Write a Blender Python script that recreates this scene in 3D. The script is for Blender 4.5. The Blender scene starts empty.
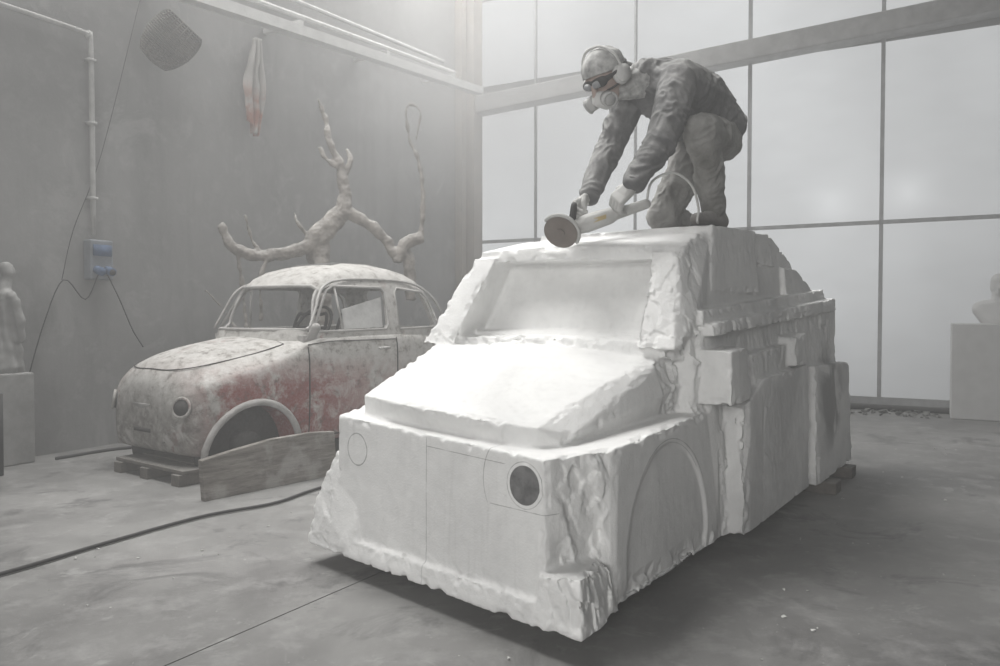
import bpy, bmesh, math, random
import numpy as np
from mathutils import Vector, Matrix, noise
random.seed(3)
V = Vector
scene = bpy.context.scene
scene.view_settings.view_transform = 'Standard'

# ------------------------------------------------------------------ node helpers
class NT:
    def __init__(s, name, volume=False):
        s.m = bpy.data.materials.new(name); s.m.use_nodes = True
        s.t = s.m.node_tree; s.t.nodes.clear()
        s.out = s.t.nodes.new('ShaderNodeOutputMaterial')
    def n(s, typ, **kw):
        nd = s.t.nodes.new(typ)
        for k, v in kw.items(): setattr(nd, k, v)
        return nd
    def put(s, sock, val):
        if isinstance(val, bpy.types.NodeSocket): s.t.links.new(val, sock)
        elif isinstance(val, (tuple, list)) and len(val) == 3 and sock.type == 'RGBA': sock.default_value = (*val, 1)
        else: sock.default_value = val
    def math(s, op, a, b=0.0, clamp=False):
        nd = s.n('ShaderNodeMath', operation=op); nd.use_clamp = clamp
        s.put(nd.inputs[0], a); s.put(nd.inputs[1], b); return nd.outputs[0]
    def mix(s, f, a, b):
        nd = s.n('ShaderNodeMix', data_type='RGBA')
        s.put(nd.inputs[0], f); s.put(nd.inputs[6], a); s.put(nd.inputs[7], b); return nd.outputs[2]
    def coord(s, k='Object'): return s.n('ShaderNodeTexCoord').outputs[k]
    def pos(s): return s.n('ShaderNodeNewGeometry').outputs['Position']
    def noise(s, vec, scale, detail=5, rough=.6, dist=0):
        nd = s.n('ShaderNodeTexNoise'); s.put(nd.inputs['Vector'], vec)
        nd.inputs['Scale'].default_value = scale; nd.inputs['Detail'].default_value = detail
        nd.inputs['Roughness'].default_value = rough; nd.inputs['Distortion'].default_value = dist
        return nd.outputs[0]
    def ramp(s, v, lo, hi, a=0.0, b=1.0):
        nd = s.n('ShaderNodeMapRange'); nd.clamp = True
        s.put(nd.inputs[0], v); nd.inputs[1].default_value = lo; nd.inputs[2].default_value = hi
        nd.inputs[3].default_value = a; nd.inputs[4].default_value = b; return nd.outputs[0]
    def sep(s, v):
        nd = s.n('ShaderNodeSeparateXYZ'); s.put(nd.inputs[0], v); return nd.outputs
    def scale(s, v, sc):
        nd = s.n('ShaderNodeMapping'); s.put(nd.inputs[0], v); nd.inputs['Scale'].default_value = sc; return nd.outputs[0]
    def vdist(s, v, p):
        nd = s.n('ShaderNodeVectorMath', operation='DISTANCE'); s.put(nd.inputs[0], v); nd.inputs[1].default_value = p; return nd.outputs['Value']
    def finish(s, col, rough=.8, bump=None, bstr=.3, bdist=.01, metal=0.0, alpha=None):
        p = s.n('ShaderNodeBsdfPrincipled')
        s.put(p.inputs['Base Color'], col); s.put(p.inputs['Roughness'], rough); s.put(p.inputs['Metallic'], metal)
        p.inputs['Specular IOR Level'].default_value = .3
        if bump is not None:
            b = s.n('ShaderNodeBump'); b.inputs['Strength'].default_value = bstr; b.inputs['Distance'].default_value = bdist
            s.put(b.inputs['Height'], bump); s.t.links.new(b.outputs[0], p.inputs['Normal'])
        s.t.links.new(p.outputs[0], s.out.inputs[0]); return s.m

DUST = (.56, .555, .54)
def dusty(name, a, b=None, sc=8, dust=.6, rough=.85, bstr=.3, bsc=40, bdist=.006):
    """two-tone procedural surface with stone dust settled on upward faces"""
    t = NT(name); b = b or tuple(c*.7 for c in a)
    o = t.coord()
    n1 = t.noise(o, sc); n2 = t.noise(o, bsc, 6, .65)
    c = t.mix(t.ramp(n1, .35, .65), a, b)
    nz = t.sep(t.n('ShaderNodeNewGeometry').outputs['Normal'])[2]
    up = t.math('MULTIPLY', t.ramp(nz, -.3, .9), t.ramp(n2, .3, .7, .35, 1.0))
    d = t.math('MULTIPLY', up, dust, True)
    c = t.mix(d, c, DUST)
    return t.finish(c, rough, n2, bstr, bdist)

# ------------------------------------------------------------------ geometry helpers
def obj(name, verts, faces, mat=None, parent=None, smooth=True, recalc=True):
    me = bpy.data.meshes.new(name); me.from_pydata([tuple(v) for v in verts], [], faces)
    if recalc:
        bm = bmesh.new(); bm.from_mesh(me); bmesh.ops.recalc_face_normals(bm, faces=bm.faces); bm.to_mesh(me); bm.free()
    me.polygons.foreach_set('use_smooth', [smooth]*len(me.polygons)); me.update()
    o = bpy.data.objects.new(name, me); scene.collection.objects.link(o)
    if mat: me.materials.append(mat)
    if parent: o.parent = parent
    return o
def join(*geos):
    vs, fs = [], []
    for v, f in geos:
        k = len(vs); vs += [V(p) for p in v]; fs += [[i+k for i in q] for q in f]
    return vs, fs
def empty(name, loc=(0, 0, 0), rz=0):
    e = bpy.data.objects.new(name, None); scene.collection.objects.link(e)
    e.location = loc; e.rotation_euler = (0, 0, rz); e.empty_display_size = .1; return e
def bake(o, smooth=True):
    mats = list(o.data.materials)
    dg = bpy.context.evaluated_depsgraph_get(); dg.update()
    me = bpy.data.meshes.new_from_object(o.evaluated_get(dg)); o.modifiers.clear(); o.data = me
    me.materials.clear()
    for m in mats: me.materials.append(m)
    me.polygons.foreach_set('use_smooth', [smooth]*len(me.polygons)); me.polygons.foreach_set('material_index', [0]*len(me.polygons)); me.update()
    return o
def _ico(sub):
    bm = bmesh.new(); bmesh.ops.create_icosphere(bm, subdivisions=sub, radius=1); r = [v.co.copy() for v in bm.verts]; bm.free(); return r
ICO = _ico(2)
def hull(pts):
    bm = bmesh.new()
    for p in pts: bm.verts.new(p)
    bm.verts.ensure_lookup_table()
    bmesh.ops.convex_hull(bm, input=list(bm.verts))
    for v in [v for v in bm.verts if not v.link_faces]: bm.verts.remove(v)
    bm.verts.index_update()
    r = ([v.co.copy() for v in bm.verts], [[v.index for v in f.verts] for f in bm.faces]); bm.free(); return r
def shull(group):
    pts = []
    for c, r in group:
        c = V(c)
        for d in ICO:
            pts.append(c + (d*r if not isinstance(r, tuple) else V((d.x*r[0], d.y*r[1], d.z*r[2]))))
    return hull(pts)
def chain(lst): return [[lst[i], lst[i+1]] for i in range(len(lst)-1)]
def remesh(o, voxel, it=3, fac=.5):
    m = o.modifiers.new('r', 'REMESH'); m.mode = 'VOXEL'; m.voxel_size = voxel
    if it:
        s = o.modifiers.new('s', 'SMOOTH'); s.iterations = it; s.factor = fac
    return bake(o)
def displace(o, fn):
    me = o.data; nrm = [v.normal.copy() for v in me.vertices]
    for v, n in zip(me.vertices, nrm): v.co = fn(v.co.copy(), n)
    me.update()
def blob(name, groups, voxel, mat, parent=None, it=4, fn=None):
    o = obj(name, *join(*[shull(g) for g in groups]), mat, parent)
    remesh(o, voxel, it)
    if fn: displace(o, fn)
    return o
def cat(pts, sub):
    P = [V(p) for p in pts]; 
    if len(P) < 3: return [P[0].lerp(P[-1], i/sub) for i in range(sub+1)]
    P = [P[0]*2-P[1]] + P + [P[-1]*2-P[-2]]; out = []
    for i in range(1, len(P)-2):
        for k in range(sub):
            t = k/sub; a, b, c, d = P[i-1:i+3]
            out.append(.5*((2*b)+(c-a)*t+(2*a-5*b+4*c-d)*t*t+(3*b-a-3*c+d)*t**3))
    out.append(P[-2]); return out
def tube(pts, r, n=8, sub=5, smooth=True):
    rad = r if isinstance(r, list) else [r]*len(pts)
    P = cat(pts, sub) if smooth else [V(p) for p in pts]
    s = sub if smooth else 1
    R = []
    for i in range(len(P)):
        k = min(i/s, len(rad)-1) if len(pts) > 2 or not smooth else i/(len(P)-1)
        a = int(min(k, len(rad)-2)) if len(rad) > 1 else 0
        R.append(rad[a]+(rad[min(a+1, len(rad)-1)]-rad[a])*(k-a))
    vs, fs = [], []
    up = V((0, 0, 1)); t0 = (P[1]-P[0]).normalized()
    if abs(t0.z) > .9: up = V((1, 0, 0))
    x = t0.cross(up).normalized()
    for i, p in enumerate(P):
        t = (P[min(i+1, len(P)-1)]-P[max(i-1, 0)]).normalized()
        x = (x-t*x.dot(t)).normalized(); y = t.cross(x)
        for k in range(n):
            a = 2*math.pi*k/n; vs.append(p+(x*math.cos(a)+y*math.sin(a))*R[i])
    for i in range(len(P)-1):
        for k in range(n):
            a = i*n+k; b = i*n+(k+1) % n; fs.append([a, b, b+n, a+n])
    fs.append(list(range(n))[::-1]); fs.append([len(vs)-n+k for k in range(n)])
    return vs, fs
def ring(c, axis, R, r, n=28, m=8, a0=0, a1=360, ref=(0, 0, 1)):
    ax = V(axis).normalized(); x = V(ref)-ax*V(ref).dot(ax); x.normalize(); y = ax.cross(x)
    pts = [V(c)+(x*math.cos(t)+y*math.sin(t))*R for t in [math.radians(a0+(a1-a0)*i/n) for i in range(n+1)]]
    return tube(pts, r, m, smooth=False)
def cyl(c0, c1, r, n=24, r2=None):
    return tube([c0, c1], [r, r if r2 is None else r2], n, smooth=False)
IDF = lambda x, y, z: V((x, y, z))
def box(lo, hi, f=IDF):
    v = [f(x, y, z) for x in (lo[0], hi[0]) for y in (lo[1], hi[1]) for z in (lo[2], hi[2])]
    return v, [[0, 1, 3, 2], [4, 6, 7, 5], [0, 4, 5, 1], [2, 3, 7, 6], [0, 2, 6, 4], [1, 5, 7, 3]]
def bevel(o, w=.01, seg=2):
    m = o.modifiers.new('b', 'BEVEL'); m.width = w; m.segments = seg; m.limit_method = 'ANGLE'; bake(o, False); return o
def boolean(o, cutter, op='DIFFERENCE'):
    m = o.modifiers.new('bo', 'BOOLEAN'); m.operation = op; m.object = cutter; m.solver = 'EXACT'
    bake(o); bpy.data.objects.remove(cutter)

# ------------------------------------------------------------------ camera
cam = bpy.data.objects.new('camera', bpy.data.cameras.new('camera')); scene.collection.objects.link(cam)
cam.data.lens = 28; cam.data.sensor_width = 36; cam.location = (0, 0, 1.1)
cam.rotation_euler = (math.radians(90-1.546), 0, 0); scene.camera = cam

# ------------------------------------------------------------------ room (frame: corner C, axis along right wall Rd, along left wall Ld)
C = V((-.44, 11.5, 0)); Rd = V((.875, -.484, 0)).normalized(); Ld = V((-.484, -.875, 0)).normalized()
def RM(r, l, z): return C+Rd*r+Ld*l+V((0, 0, z))

t = NT('plaster_wall'); p = t.pos()
n1 = t.noise(p, .5, 6, .6); n2 = t.noise(p, 6, 8, .7); n3 = t.noise(t.scale(p, (2, 2, .35)), 1.2, 6, .7); n4 = t.noise(p, 1.6, 7, .7, .6)
c = t.mix(t.ramp(n1, .3, .7), (.18, .18, .179), (.29, .29, .287)); c = t.mix(t.ramp(n3, .5, .75, 0, .5), c, (.11, .11, .11)); c = t.mix(t.ramp(n2, .5, .7, 0, .3), c, (.36, .36, .355))
c = t.mix(t.ramp(n4, .56, .62, 0, .3), c, (.38, .38, .375))
M_wall = t.finish(c, .95, n2, .4, .012)
t = NT('dusty_concrete_floor'); p = t.pos()
n1 = t.noise(p, .7, 8, .65, .4); n2 = t.noise(p, 5, 8, .7); n3 = t.noise(p, 30, 6, .8)
c = t.mix(t.ramp(n1, .38, .66), (.14, .138, .135), (.28, .277, .27)); c = t.mix(t.ramp(n2, .5, .72, 0, .5), c, (.38, .376, .37))
c = t.mix(t.ramp(n3, .60, .72, 0, .5), c, (.48, .48, .47)); n4 = t.noise(p, 1.9, 8, .7, .8); c = t.mix(t.ramp(n4, .55, .64, 0, .55), c, (.06, .06, .06))
n5 = t.noise(p, 2.6, 9, .75, 1.2); c = t.mix(t.ramp(n5, .58, .64, 0, .35), c, (.44, .44, .43))
M_floor = t.finish(c, t.ramp(n1, .3, .7, .42, .75), n3, .35, .005)
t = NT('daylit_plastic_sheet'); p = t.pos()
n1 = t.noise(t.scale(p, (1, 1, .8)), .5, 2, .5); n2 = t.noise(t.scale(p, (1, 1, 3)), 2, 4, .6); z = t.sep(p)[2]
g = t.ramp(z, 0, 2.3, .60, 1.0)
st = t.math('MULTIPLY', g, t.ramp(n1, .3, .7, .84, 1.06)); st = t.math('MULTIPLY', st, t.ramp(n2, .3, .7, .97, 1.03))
for q, rr, am in ((RM(4.92, 0, 2.38), .5, .22), (RM(5.72, 0, 2.45), .42, .28), (RM(4.6, 0, 1.0), .7, .12)):  # soft glints of outdoor light painted into the pane emission
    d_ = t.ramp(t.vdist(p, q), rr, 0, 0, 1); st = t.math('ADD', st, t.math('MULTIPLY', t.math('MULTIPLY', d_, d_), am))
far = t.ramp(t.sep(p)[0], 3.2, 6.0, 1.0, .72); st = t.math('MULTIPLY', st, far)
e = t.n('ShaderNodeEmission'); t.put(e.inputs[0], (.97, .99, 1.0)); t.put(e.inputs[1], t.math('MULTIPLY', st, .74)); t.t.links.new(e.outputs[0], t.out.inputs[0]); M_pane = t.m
M_mull = dusty('grey_painted_steel', (.32, .325, .33), dust=.3)
M_beam = dusty('dusty_beam', (.33, .33, .325), dust=.3)
M_white = dusty('white_plastic_pipe', (.60, .60, .59), (.5, .5, .49), dust=.3)
M_black = dusty('black_rubber', (.015, .015, .015), dust=.12)
M_wood = dusty('weathered_wood', (.12, .105, .09), (.06, .052, .045), sc=14, dust=.4)

obj('floor', *box((-2, -1, -.1), (15, 17, 0), RM), M_floor, smooth=False)
obj('wall_left', *box((-.2, -.2, 0), (0, 17, 7.2), RM), M_wall, smooth=False)
ends = [0.06]+[1.07+1.46*i for i in range(9)]
for i in range(len(ends)-1):
    g = []
    for z0, z1 in ((.12, 2.1), (2.14, 4.15), (4.38, 5.6), (5.66, 7.1)):
        g.append(box((ends[i]+.02, -.04, z0), (ends[i+1]-.02, -.02, z1), RM))
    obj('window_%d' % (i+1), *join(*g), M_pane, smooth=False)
fr = [box((s-(.011 if s < 3 else .021), -.06, 0), (s+(.011 if s < 3 else .021), .02, 7.2), RM) for s in ends]
fr += [box((0, -.06, 2.098), (12.8, .02, 2.142), RM), box((0, -.06, 5.59), (12.8, .02, 5.67), RM), box((0, -.06, 0), (12.8, .03, .13), RM)]
obj('trim_1', *join(*fr), M_mull, smooth=False)
def BM(r, l, z): return RM(r, l, z+(r-4.5)*.045)
bevel(obj('trim_2', *box((0, -.05, 4.14), (12.8, .22, 4.38), BM), M_beam, smooth=False), .015)
obj('wall_right', *box((-.2, -.2, 0), (12.8, -.08, 7.2), RM), M_wall, smooth=False)
M_pil = dusty('dusty_brick_pillar', (.30, .27, .24), (.25, .235, .22), dust=.2)
obj('corner_pillar', *join(box((0.005, .02, 0), (.22, .26, 7.1), RM), box((0.005, .3, 0), (.12, .42, 7.1), RM)), M_pil, smooth=False)
obj('floor_joint', *join(*[tube([V((-.8+.525*k, 2.78+.85*k, .0005)), V((-.8+.525*(k+1), 2.78+.85*(k+1), .0005))], .0018, 4, smooth=False) for k in range(-3, 2)]), M_black)
hp = [RM(.5+i*.6, .20+.03*math.sin(i*1.7), .035) for i in range(20)]
obj('black_hose', *tube(hp, .033, 8), M_black)
rub = []
for i in range(140):
    c0 = RM(random.uniform(3.5, 6.1), random.uniform(.28, .75), 0); r = random.uniform(.012, .045)
    rub.append(hull([c0+V((random.uniform(-r, r), random.uniform(-r, r), random.uniform(0, r))) for _ in range(9)]))
obj('rubble', *join(*rub), dusty('stone_rubble', (.08, .08, .075), dust=.25), smooth=False)
chips = []
for i in range(700):
    a = random.uniform(-1.6, 5.2); w = random.uniform(-2.0, 2.6)
    if -.15 < w < 1.65 and -.05 < a < 3.9: continue
    c0 = V((.251+.578*a-.816*w, 2.35+.816*a+.578*w, 0)); r = random.choice([.002, .003, .003, .004, .005, .009])
    if c0.y < 1.6: continue
    chips.append(hull([c0+V((random.uniform(-r, r), random.uniform(-r, r), random.uniform(0, r))) for _ in range(7)]))
obj('marble_chips', *join(*chips), dusty('marble_chip', (.6, .6, .58), dust=.2), smooth=False)

# ------------------------------------------------------------------ wall services
def duct(l0, z0, l1, z1, n, h, w):
    vs = []
    for (l, z) in ((l0, z0), (l1, z1)):
        for dn in (0, w):
            for dz in (0, h): vs.append(RM(n+dn, l, z+dz))
    return vs, [[0, 1, 3, 2], [4, 6, 7, 5], [0, 4, 5, 1], [2, 3, 7, 6], [0, 2, 6, 4], [1, 5, 7, 3]]
g = [duct(.5, 4.1, 9.0, 3.42, .40, .10, .12)]
g += [tube([RM(.3, .9, 4.32), RM(.3, 9, 3.72)], .03, 8), tube([RM(.12, .9, 4.5), RM(.12, 9, 4.05)], .025, 8)]
for l in (1.2, 2.6, 4.0, 5.4, 6.8): g.append(duct(l, 4.1-(l-.5)*.08+.1, l+.05, 4.1-(l-.5)*.08+.1, 0, .05, .5)); 
obj('ceiling_pipes', *join(*g), M_white, smooth=False)
g = [tube([RM(.05, 5.94, 1.72), RM(.05, 5.94, 3.2), RM(.05, 5.98, 3.29), RM(.05, 6.1, 3.32), RM(.05, 7.5, 3.32), RM(.05, 9.5, 3.32)], .02, 10, 6)]
for z in (2.0, 2.6, 3.1): g.append(box((0.002, 5.91, z), (.075, 5.97, z+.025), RM))
obj('conduit_pipe', *join(*g), dusty('grey_conduit', (.42, .42, .41), dust=.3))
eb = empty('electrical_box', (0, 0, 0))
bevel(obj('box_body', *box((0.002, 5.80, 1.36), (.1, 6.0, 1.68), RM), dusty('grey_plastic', (.20, .22, .25), dust=.3), eb, smooth=False), .012)
M_blue = dusty('blue_socket', (.05, .10, .20), dust=.15)
obj('socket_blue', *join(cyl(RM(.1, 5.86, 1.44), RM(.17, 5.86, 1.42), .034), cyl(RM(.1, 5.95, 1.44), RM(.17, 5.95, 1.42), .034), box((.1, 5.83, 1.55), (.12, 5.98, 1.64), RM)), M_blue, eb)
obj('socket_dark', *cyl(RM(.17, 5.86, 1.42), RM(.175, 5.86, 1.419), .026), M_black, eb)
obj('hanging_cables', *join(
    tube([RM(.12, 5.95, 1.40), RM(.1, 6.05, 1.2), RM(.06, 6.2, 1.35), RM(.04, 6.35, 1.0), RM(.04, 6.5, .5)], .005, 6),
    tube([RM(.12, 5.87, 1.40), RM(.1, 5.75, 1.2), RM(.05, 5.6, .95), RM(.05, 5.5, .8)], .005, 6),
    tube([RM(.05, 5.45, 3.9), RM(.04, 5.85, 2.4), RM(.04, 6.1, 1.75), RM(.04, 6.2, 1.35)], .003, 6)), M_black)
bk = empty('wicker_basket', RM(.25, 5.36, 3.40)); g = []
for i in range(22):
    a = i*math.pi/11
    g.append(tube([V((math.cos(a)*rr, math.sin(a)*rr, zz)) for rr, zz in ((.03, -.22), (.13, -.19), (.185, -.07), (.2, .06), (.185, .16), (.16, .2))], .009, 5, 3))
for i in range(20):
    zz = -.2+i*.021; rr = .09+.11*math.sqrt(max(0, min(1, (zz+.22)/.2))) if zz < -.02 else .2-.6*max(0, zz-.08)**1.3
    g.append(ring((0, 0, zz), (0, 0, 1), rr, .010, 20, 5, ref=(1, 0, 0)))
b = obj('weave', *join(*g), dusty('dark_wicker', (.03, .027, .024), (.08, .07, .06), dust=.3), bk); b.rotation_euler = (.2, .75, .3)
vs, fs = [], []
NX, NZ = 18, 30
for j in range(NZ+1):
    v = j/NZ; wd = .05+.17*math.sin(min(1, v*1.5)*1.5)*(1-.65*max(0, v-.62)/.38)
    for i in range(NX+1):
        u = i/NX-.5; vs.append(RM(.09+.035*math.cos(u*16+v*2.5)+.02*noise.noise(V((u*4, v*5, 1))), 4.22+u*wd+.06*v+.03*noise.noise(V((u*2, v*4, 0))), 3.80-.94*v+(.16*u+.12*abs(u))*v))
for j in range(NZ):
    for i in range(NX): a = j*(NX+1)+i; fs.append([a, a+1, a+NX+2, a+NX+1])
t = NT('stained_rag'); p = t.pos(); z = t.sep(p)[2]; n1 = t.noise(p, 6)
m = t.math('MULTIPLY', t.ramp(z, 3.4, 3.15), t.ramp(n1, .38, .6)); c = t.mix(m, (.38, .37, .355), (.30, .12, .08)); MR = t.finish(c, .9, n1, .4)
o = obj('hanging_rag', vs, fs, MR); sm = o.modifiers.new('s', 'SOLIDIFY'); sm.thickness = .008; bake(o)

# ------------------------------------------------------------------ tree branches leaning by the wall
def BR(px, py, dy=0):
    Y = 7.1+(px-225)/200*.75+dy
    return V(((px-500)*Y/778, Y, 1.1+(312-py)*Y/778))
br = [([(222, 224), (232, 246), (262, 256), (300, 250), (322, 236), (345, 212)], [.03, .045, .05, .06, .075, .07]),
      ([(318, 262), (312, 240), (330, 222), (346, 205), (342, 175), (333, 145), (326, 122), (319, 100)], [.07, .075, .075, .065, .045, .032, .022, .012]),
      ([(345, 212), (368, 224), (385, 240), (398, 262)], [.06, .05, .045, .04]),
      ([(398, 262), (405, 244), (424, 238)], [.045, .06, .05]), ([(405, 250), (408, 262), (412, 300)], [.05, .055, .05]),
      ([(343, 180), (350, 162), (349, 150)], [.035, .025, .015]), ([(338, 168), (327, 158), (322, 148)], [.03, .02, .012]),
      ([(420, 240), (425, 200), (420, 165), (410, 140), (405, 112), (412, 106), (421, 116), (415, 142)], [.028, .022, .02, .016, .013, .011, .01, .008]),
      ([(262, 256), (254, 240), (246, 215)], [.02, .014, .008]), ([(240, 250), (244, 290), (250, 340)], [.018, .015, .012]),
      ([(312, 240), (300, 225), (296, 212)], [.025, .016, .008]), ([(322, 236), (325, 320), (330, 395)], [.075, .08, .09]),
      ([(205, 290), (222, 310), (238, 335)], [.01, .012, .012]), ([(270, 250), (262, 280), (262, 320)], [.02, .014, .012])]
g = []
for pts, rad in br:
    P = [BR(*q)+V((random.uniform(-.02, .02), random.uniform(-.04, .04), 0)) for q in pts]
    g.append(tube(P, [r_*1.1 for r_ in rad], 10, 5))
P0 = BR(330, 395); P0.z = 0
g.append(tube([BR(325, 320), P0], [.085, .1], 10))
o = obj('bare_tree_branches', *join(*g), dusty('dusty_bark', (.32, .29, .26), (.15, .13, .115), sc=9, dust=.65, bstr=.6, bsc=25, bdist=.02)); remesh(o, .010, 1)
displace(o, lambda c, n: c+n*(noise.noise(c*12)*.02+noise.noise(c*40)*.005))

# ------------------------------------------------------------------ statue at left and bust by the window
M_plaster = dusty('dusty_plaster_cast', (.30, .30, .295), (.22, .22, .215), dust=.45)
st = empty('draped_statue', (-3.58, 5.62, 0), math.radians(60))
bevel(obj('pedestal', *join(hull([V((x*.13, y*.13, z)) for x in (-1, 1) for y in (-1, 1) for z in (.0, .66)])), M_plaster, st, smooth=False), .01)
blob('figure', [[((0, 0, .70), .12), ((.01, 0, 1.0), .085)], [((.01, 0, 1.0), .085), ((.0, .04, 1.2), .065), ((0, -.04, 1.2), .065)], [((0, 0, 1.25), .045), ((.02, 0, 1.34), .04)],
     [((.03, 0, 1.38), .05), ((.02, 0, 1.42), .045)], [((0, .1, 1.22), .035), ((.04, .13, 1.07), .03)], [((.04, .13, 1.07), .03), ((.1, .03, 1.02), .025)], [((0, -.1, 1.22), .035), ((.03, -.13, 1.06), .03)], [((.03, -.13, 1.06), .03), ((.05, -.11, .9), .025)],
     [((.08, .04, 1.1), .03), ((.09, .06, .75), .05)]], .01, M_plaster, st, 3, lambda c, n: c+n*(.009*math.sin(math.atan2(c.y, c.x)*7+c.z*9)*(1 if c.z < 1.2 else 0)+.01*noise.noise(c*14)))
obj('iron_bar', *cyl((-3.37, 5.2, 0), (-3.38, 5.22, .55), .03), M_black)
bu = empty('portrait_bust', (5.04, 8.05, 0), math.radians(-29))
MB = dusty('pale_stone', (.50, .50, .495), (.45, .45, .445), dust=.2)
bevel(obj('plinth', *box((-.32, -.25, 0), (.32, .25, .98)), MB, bu, smooth=False), .01)
blob('bust', [[((.1, 0, 1.0), .14), ((-.05, 0, 1.13), .09), ((.22, 0, 1.17), .1)], [((.1, 0, 1.2), .07), ((.1, 0, 1.3), .065)], [((.1, 0, 1.36), .085), ((.1, -.02, 1.42), .08)], [((.1, -.09, 1.37), .02), ((.1, -.1, 1.34), .02)], [((.1, -.05, 1.30), .04), ((.1, 0, 1.34), .06)]], .012, MB, bu)

# ------------------------------------------------------------------ marble car sculpture (local frame a,w,z)
t = NT('white_carved_marble'); o_ = t.coord(); A, W_, Z = t.sep(o_)[0], t.sep(o_)[1], t.sep(o_)[2]
n1 = t.noise(o_, 2.2, 6, .6, .6); n2 = t.noise(o_, 18, 8, .7); n3 = t.noise(o_, 120, 3, .6); n4 = t.noise(t.scale(o_, (30, 30, 2.5)), 1.5, 4, .6)
c = t.mix(t.ramp(n1, .35, .7), (.80, .80, .79), (.66, .66, .655)); c = t.mix(t.ramp(n2, .5, .75, 0, .35), c, (.55, .55, .54))
c = t.mix(t.math('MULTIPLY', t.ramp(n4, .55, .7, 0, .3), t.ramp(n1, .4, .6)), c, (.5, .5, .49))
def dist(x, y, x0, y0):
    dx = t.math('SUBTRACT', x, x0); dy = t.math('SUBTRACT', y, y0)
    return t.math('SQRT', t.math('ADD', t.math('MULTIPLY', dx, dx), t.math('MULTIPLY', dy, dy)))
def lt(a, b): return t.math('LESS_THAN', a, b)
def gt(a, b): return t.math('GREATER_THAN', a, b)
def AND(*xs):
    r = xs[0]
    for x in xs[1:]: r = t.math('MULTIPLY', r, x)
    return r
def band(v, c0, hw): return lt(t.math('ABSOLUTE', t.math('SUBTRACT', v, c0)), hw)
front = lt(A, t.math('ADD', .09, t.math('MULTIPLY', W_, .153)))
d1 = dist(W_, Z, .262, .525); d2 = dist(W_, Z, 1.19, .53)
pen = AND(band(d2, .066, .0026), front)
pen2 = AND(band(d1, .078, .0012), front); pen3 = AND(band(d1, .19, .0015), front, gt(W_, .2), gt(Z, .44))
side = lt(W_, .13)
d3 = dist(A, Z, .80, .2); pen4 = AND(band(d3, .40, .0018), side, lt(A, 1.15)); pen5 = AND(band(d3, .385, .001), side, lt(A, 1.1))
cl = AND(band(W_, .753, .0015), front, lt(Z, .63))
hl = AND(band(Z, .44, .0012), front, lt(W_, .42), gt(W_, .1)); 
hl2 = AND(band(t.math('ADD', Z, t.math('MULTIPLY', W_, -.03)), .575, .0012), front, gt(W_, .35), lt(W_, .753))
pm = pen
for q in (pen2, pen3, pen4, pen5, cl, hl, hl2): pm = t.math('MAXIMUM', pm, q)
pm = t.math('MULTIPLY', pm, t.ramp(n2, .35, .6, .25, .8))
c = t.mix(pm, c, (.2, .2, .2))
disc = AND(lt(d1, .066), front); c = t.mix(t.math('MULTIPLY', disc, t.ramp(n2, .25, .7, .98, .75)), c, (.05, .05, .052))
c = t.mix(AND(side, gt(A, 1.3), t.ramp(n1, .42, .6, 0, .3)), c, (.42, .42, .42))
stn = AND(side, gt(A, 2.75)); stn = t.math('MULTIPLY', stn, t.math('MULTIPLY', t.ramp(dist(A, Z, 3.1, .58), .36, .2), t.ramp(n1, .42, .52)))
c = t.mix(t.math('MULTIPLY', stn, .7), c, (.2, .2, .2))
M_marble = t.finish(c, .75, t.math('ADD', t.math('ADD', n2, t.math('MULTIPLY', n3, .5)), t.math('MULTIPLY', n4, .5)), .38, .008)

def P8(pts_bot, zb, pts_top, zt=None):
    r = []
    for p in pts_bot: r.append(V((p[0], p[1], zb if len(p) < 3 else p[2])))
    for p in pts_top: r.append(V((p[0], p[1], zt if len(p) < 3 else p[2])))
    return r
ch = []
ch.append(P8([(0, 0), (.03, .20), (.3, .03), (.5, .5), (.12, -.0)], .085, [(.01, .01, .27), (.04, .18, .25), (.25, .04, .26), (.35, .3, .27)]))
ch.append(P8([(.02, .12), (.23, 1.5), (.6, 1.5), (.6, .2)], .08, [(.03, .15, .16), (.235, 1.49, .15), (.6, 1.5, .17), (.6, .2, .17)]))
ch.append(P8([(.17, 1.15), (.225, 1.51), (.7, 1.5), (.7, 1.1)], .085, [(.22, 1.2, .3), (.24, 1.49, .28), (.27, 1.37, .50), (.7, 1.48, .5)]))
base = [(.055, .17), (.33, .045), (1.45, .045), (1.45, 1.45), (.45, 1.45), (.24, 1.335)]
ch.append(P8(base, .085, [(.06, .175, .622), (.33, .055, .63), (1.45, .08, .67), (1.45, 1.42, .69), (.45, 1.4, .675), (.24, 1.32, .66)]))
ch.append([V(q) for q in [(.17, .30, .60), (.32, 1.25, .62), (1.25, .19, .62), (1.2, 1.32, .66), (.19, .285, .70), (.16, .5, .715), (.20, .9, .735), (.31, 1.24, .745), (.25, .22, .64), (.30, .20, .67),
      (1.25, .14, .79), (1.18, .20, .93), (.86, 1.30, .945), (1.0, .75, .975), (.62, .75, .875), (.62, .26, .815), (.62, 1.27, .86), (1.3, 1.28, .95), (1.3, .2, .95), (.98, 1.34, .86)]])
ch.append([V(q) for q in [(1.03, .17, .90), (.86, 1.33, .90), (1.06, .18, .965), (.89, 1.31, .975), (.98, .75, .99), (1.4, .15, 1.0), (1.4, 1.35, 1.0), (1.4, .15, .85), (1.4, 1.35, .85)]])
ch.append(P8([(1.40, .03), (3.45, .0), (3.66, .08), (3.62, 1.35), (3.45, 1.45), (1.2, 1.45), (1.15, .09)], .085, [(1.16, .10, 1.0), (1.25, .085, 1.04), (3.45, .02, 1.19), (3.55, .1, 1.17), (3.5, 1.3, 1.16), (3.4, 1.4, 1.16), (1.0, 1.36, 1.0)]))
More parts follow.
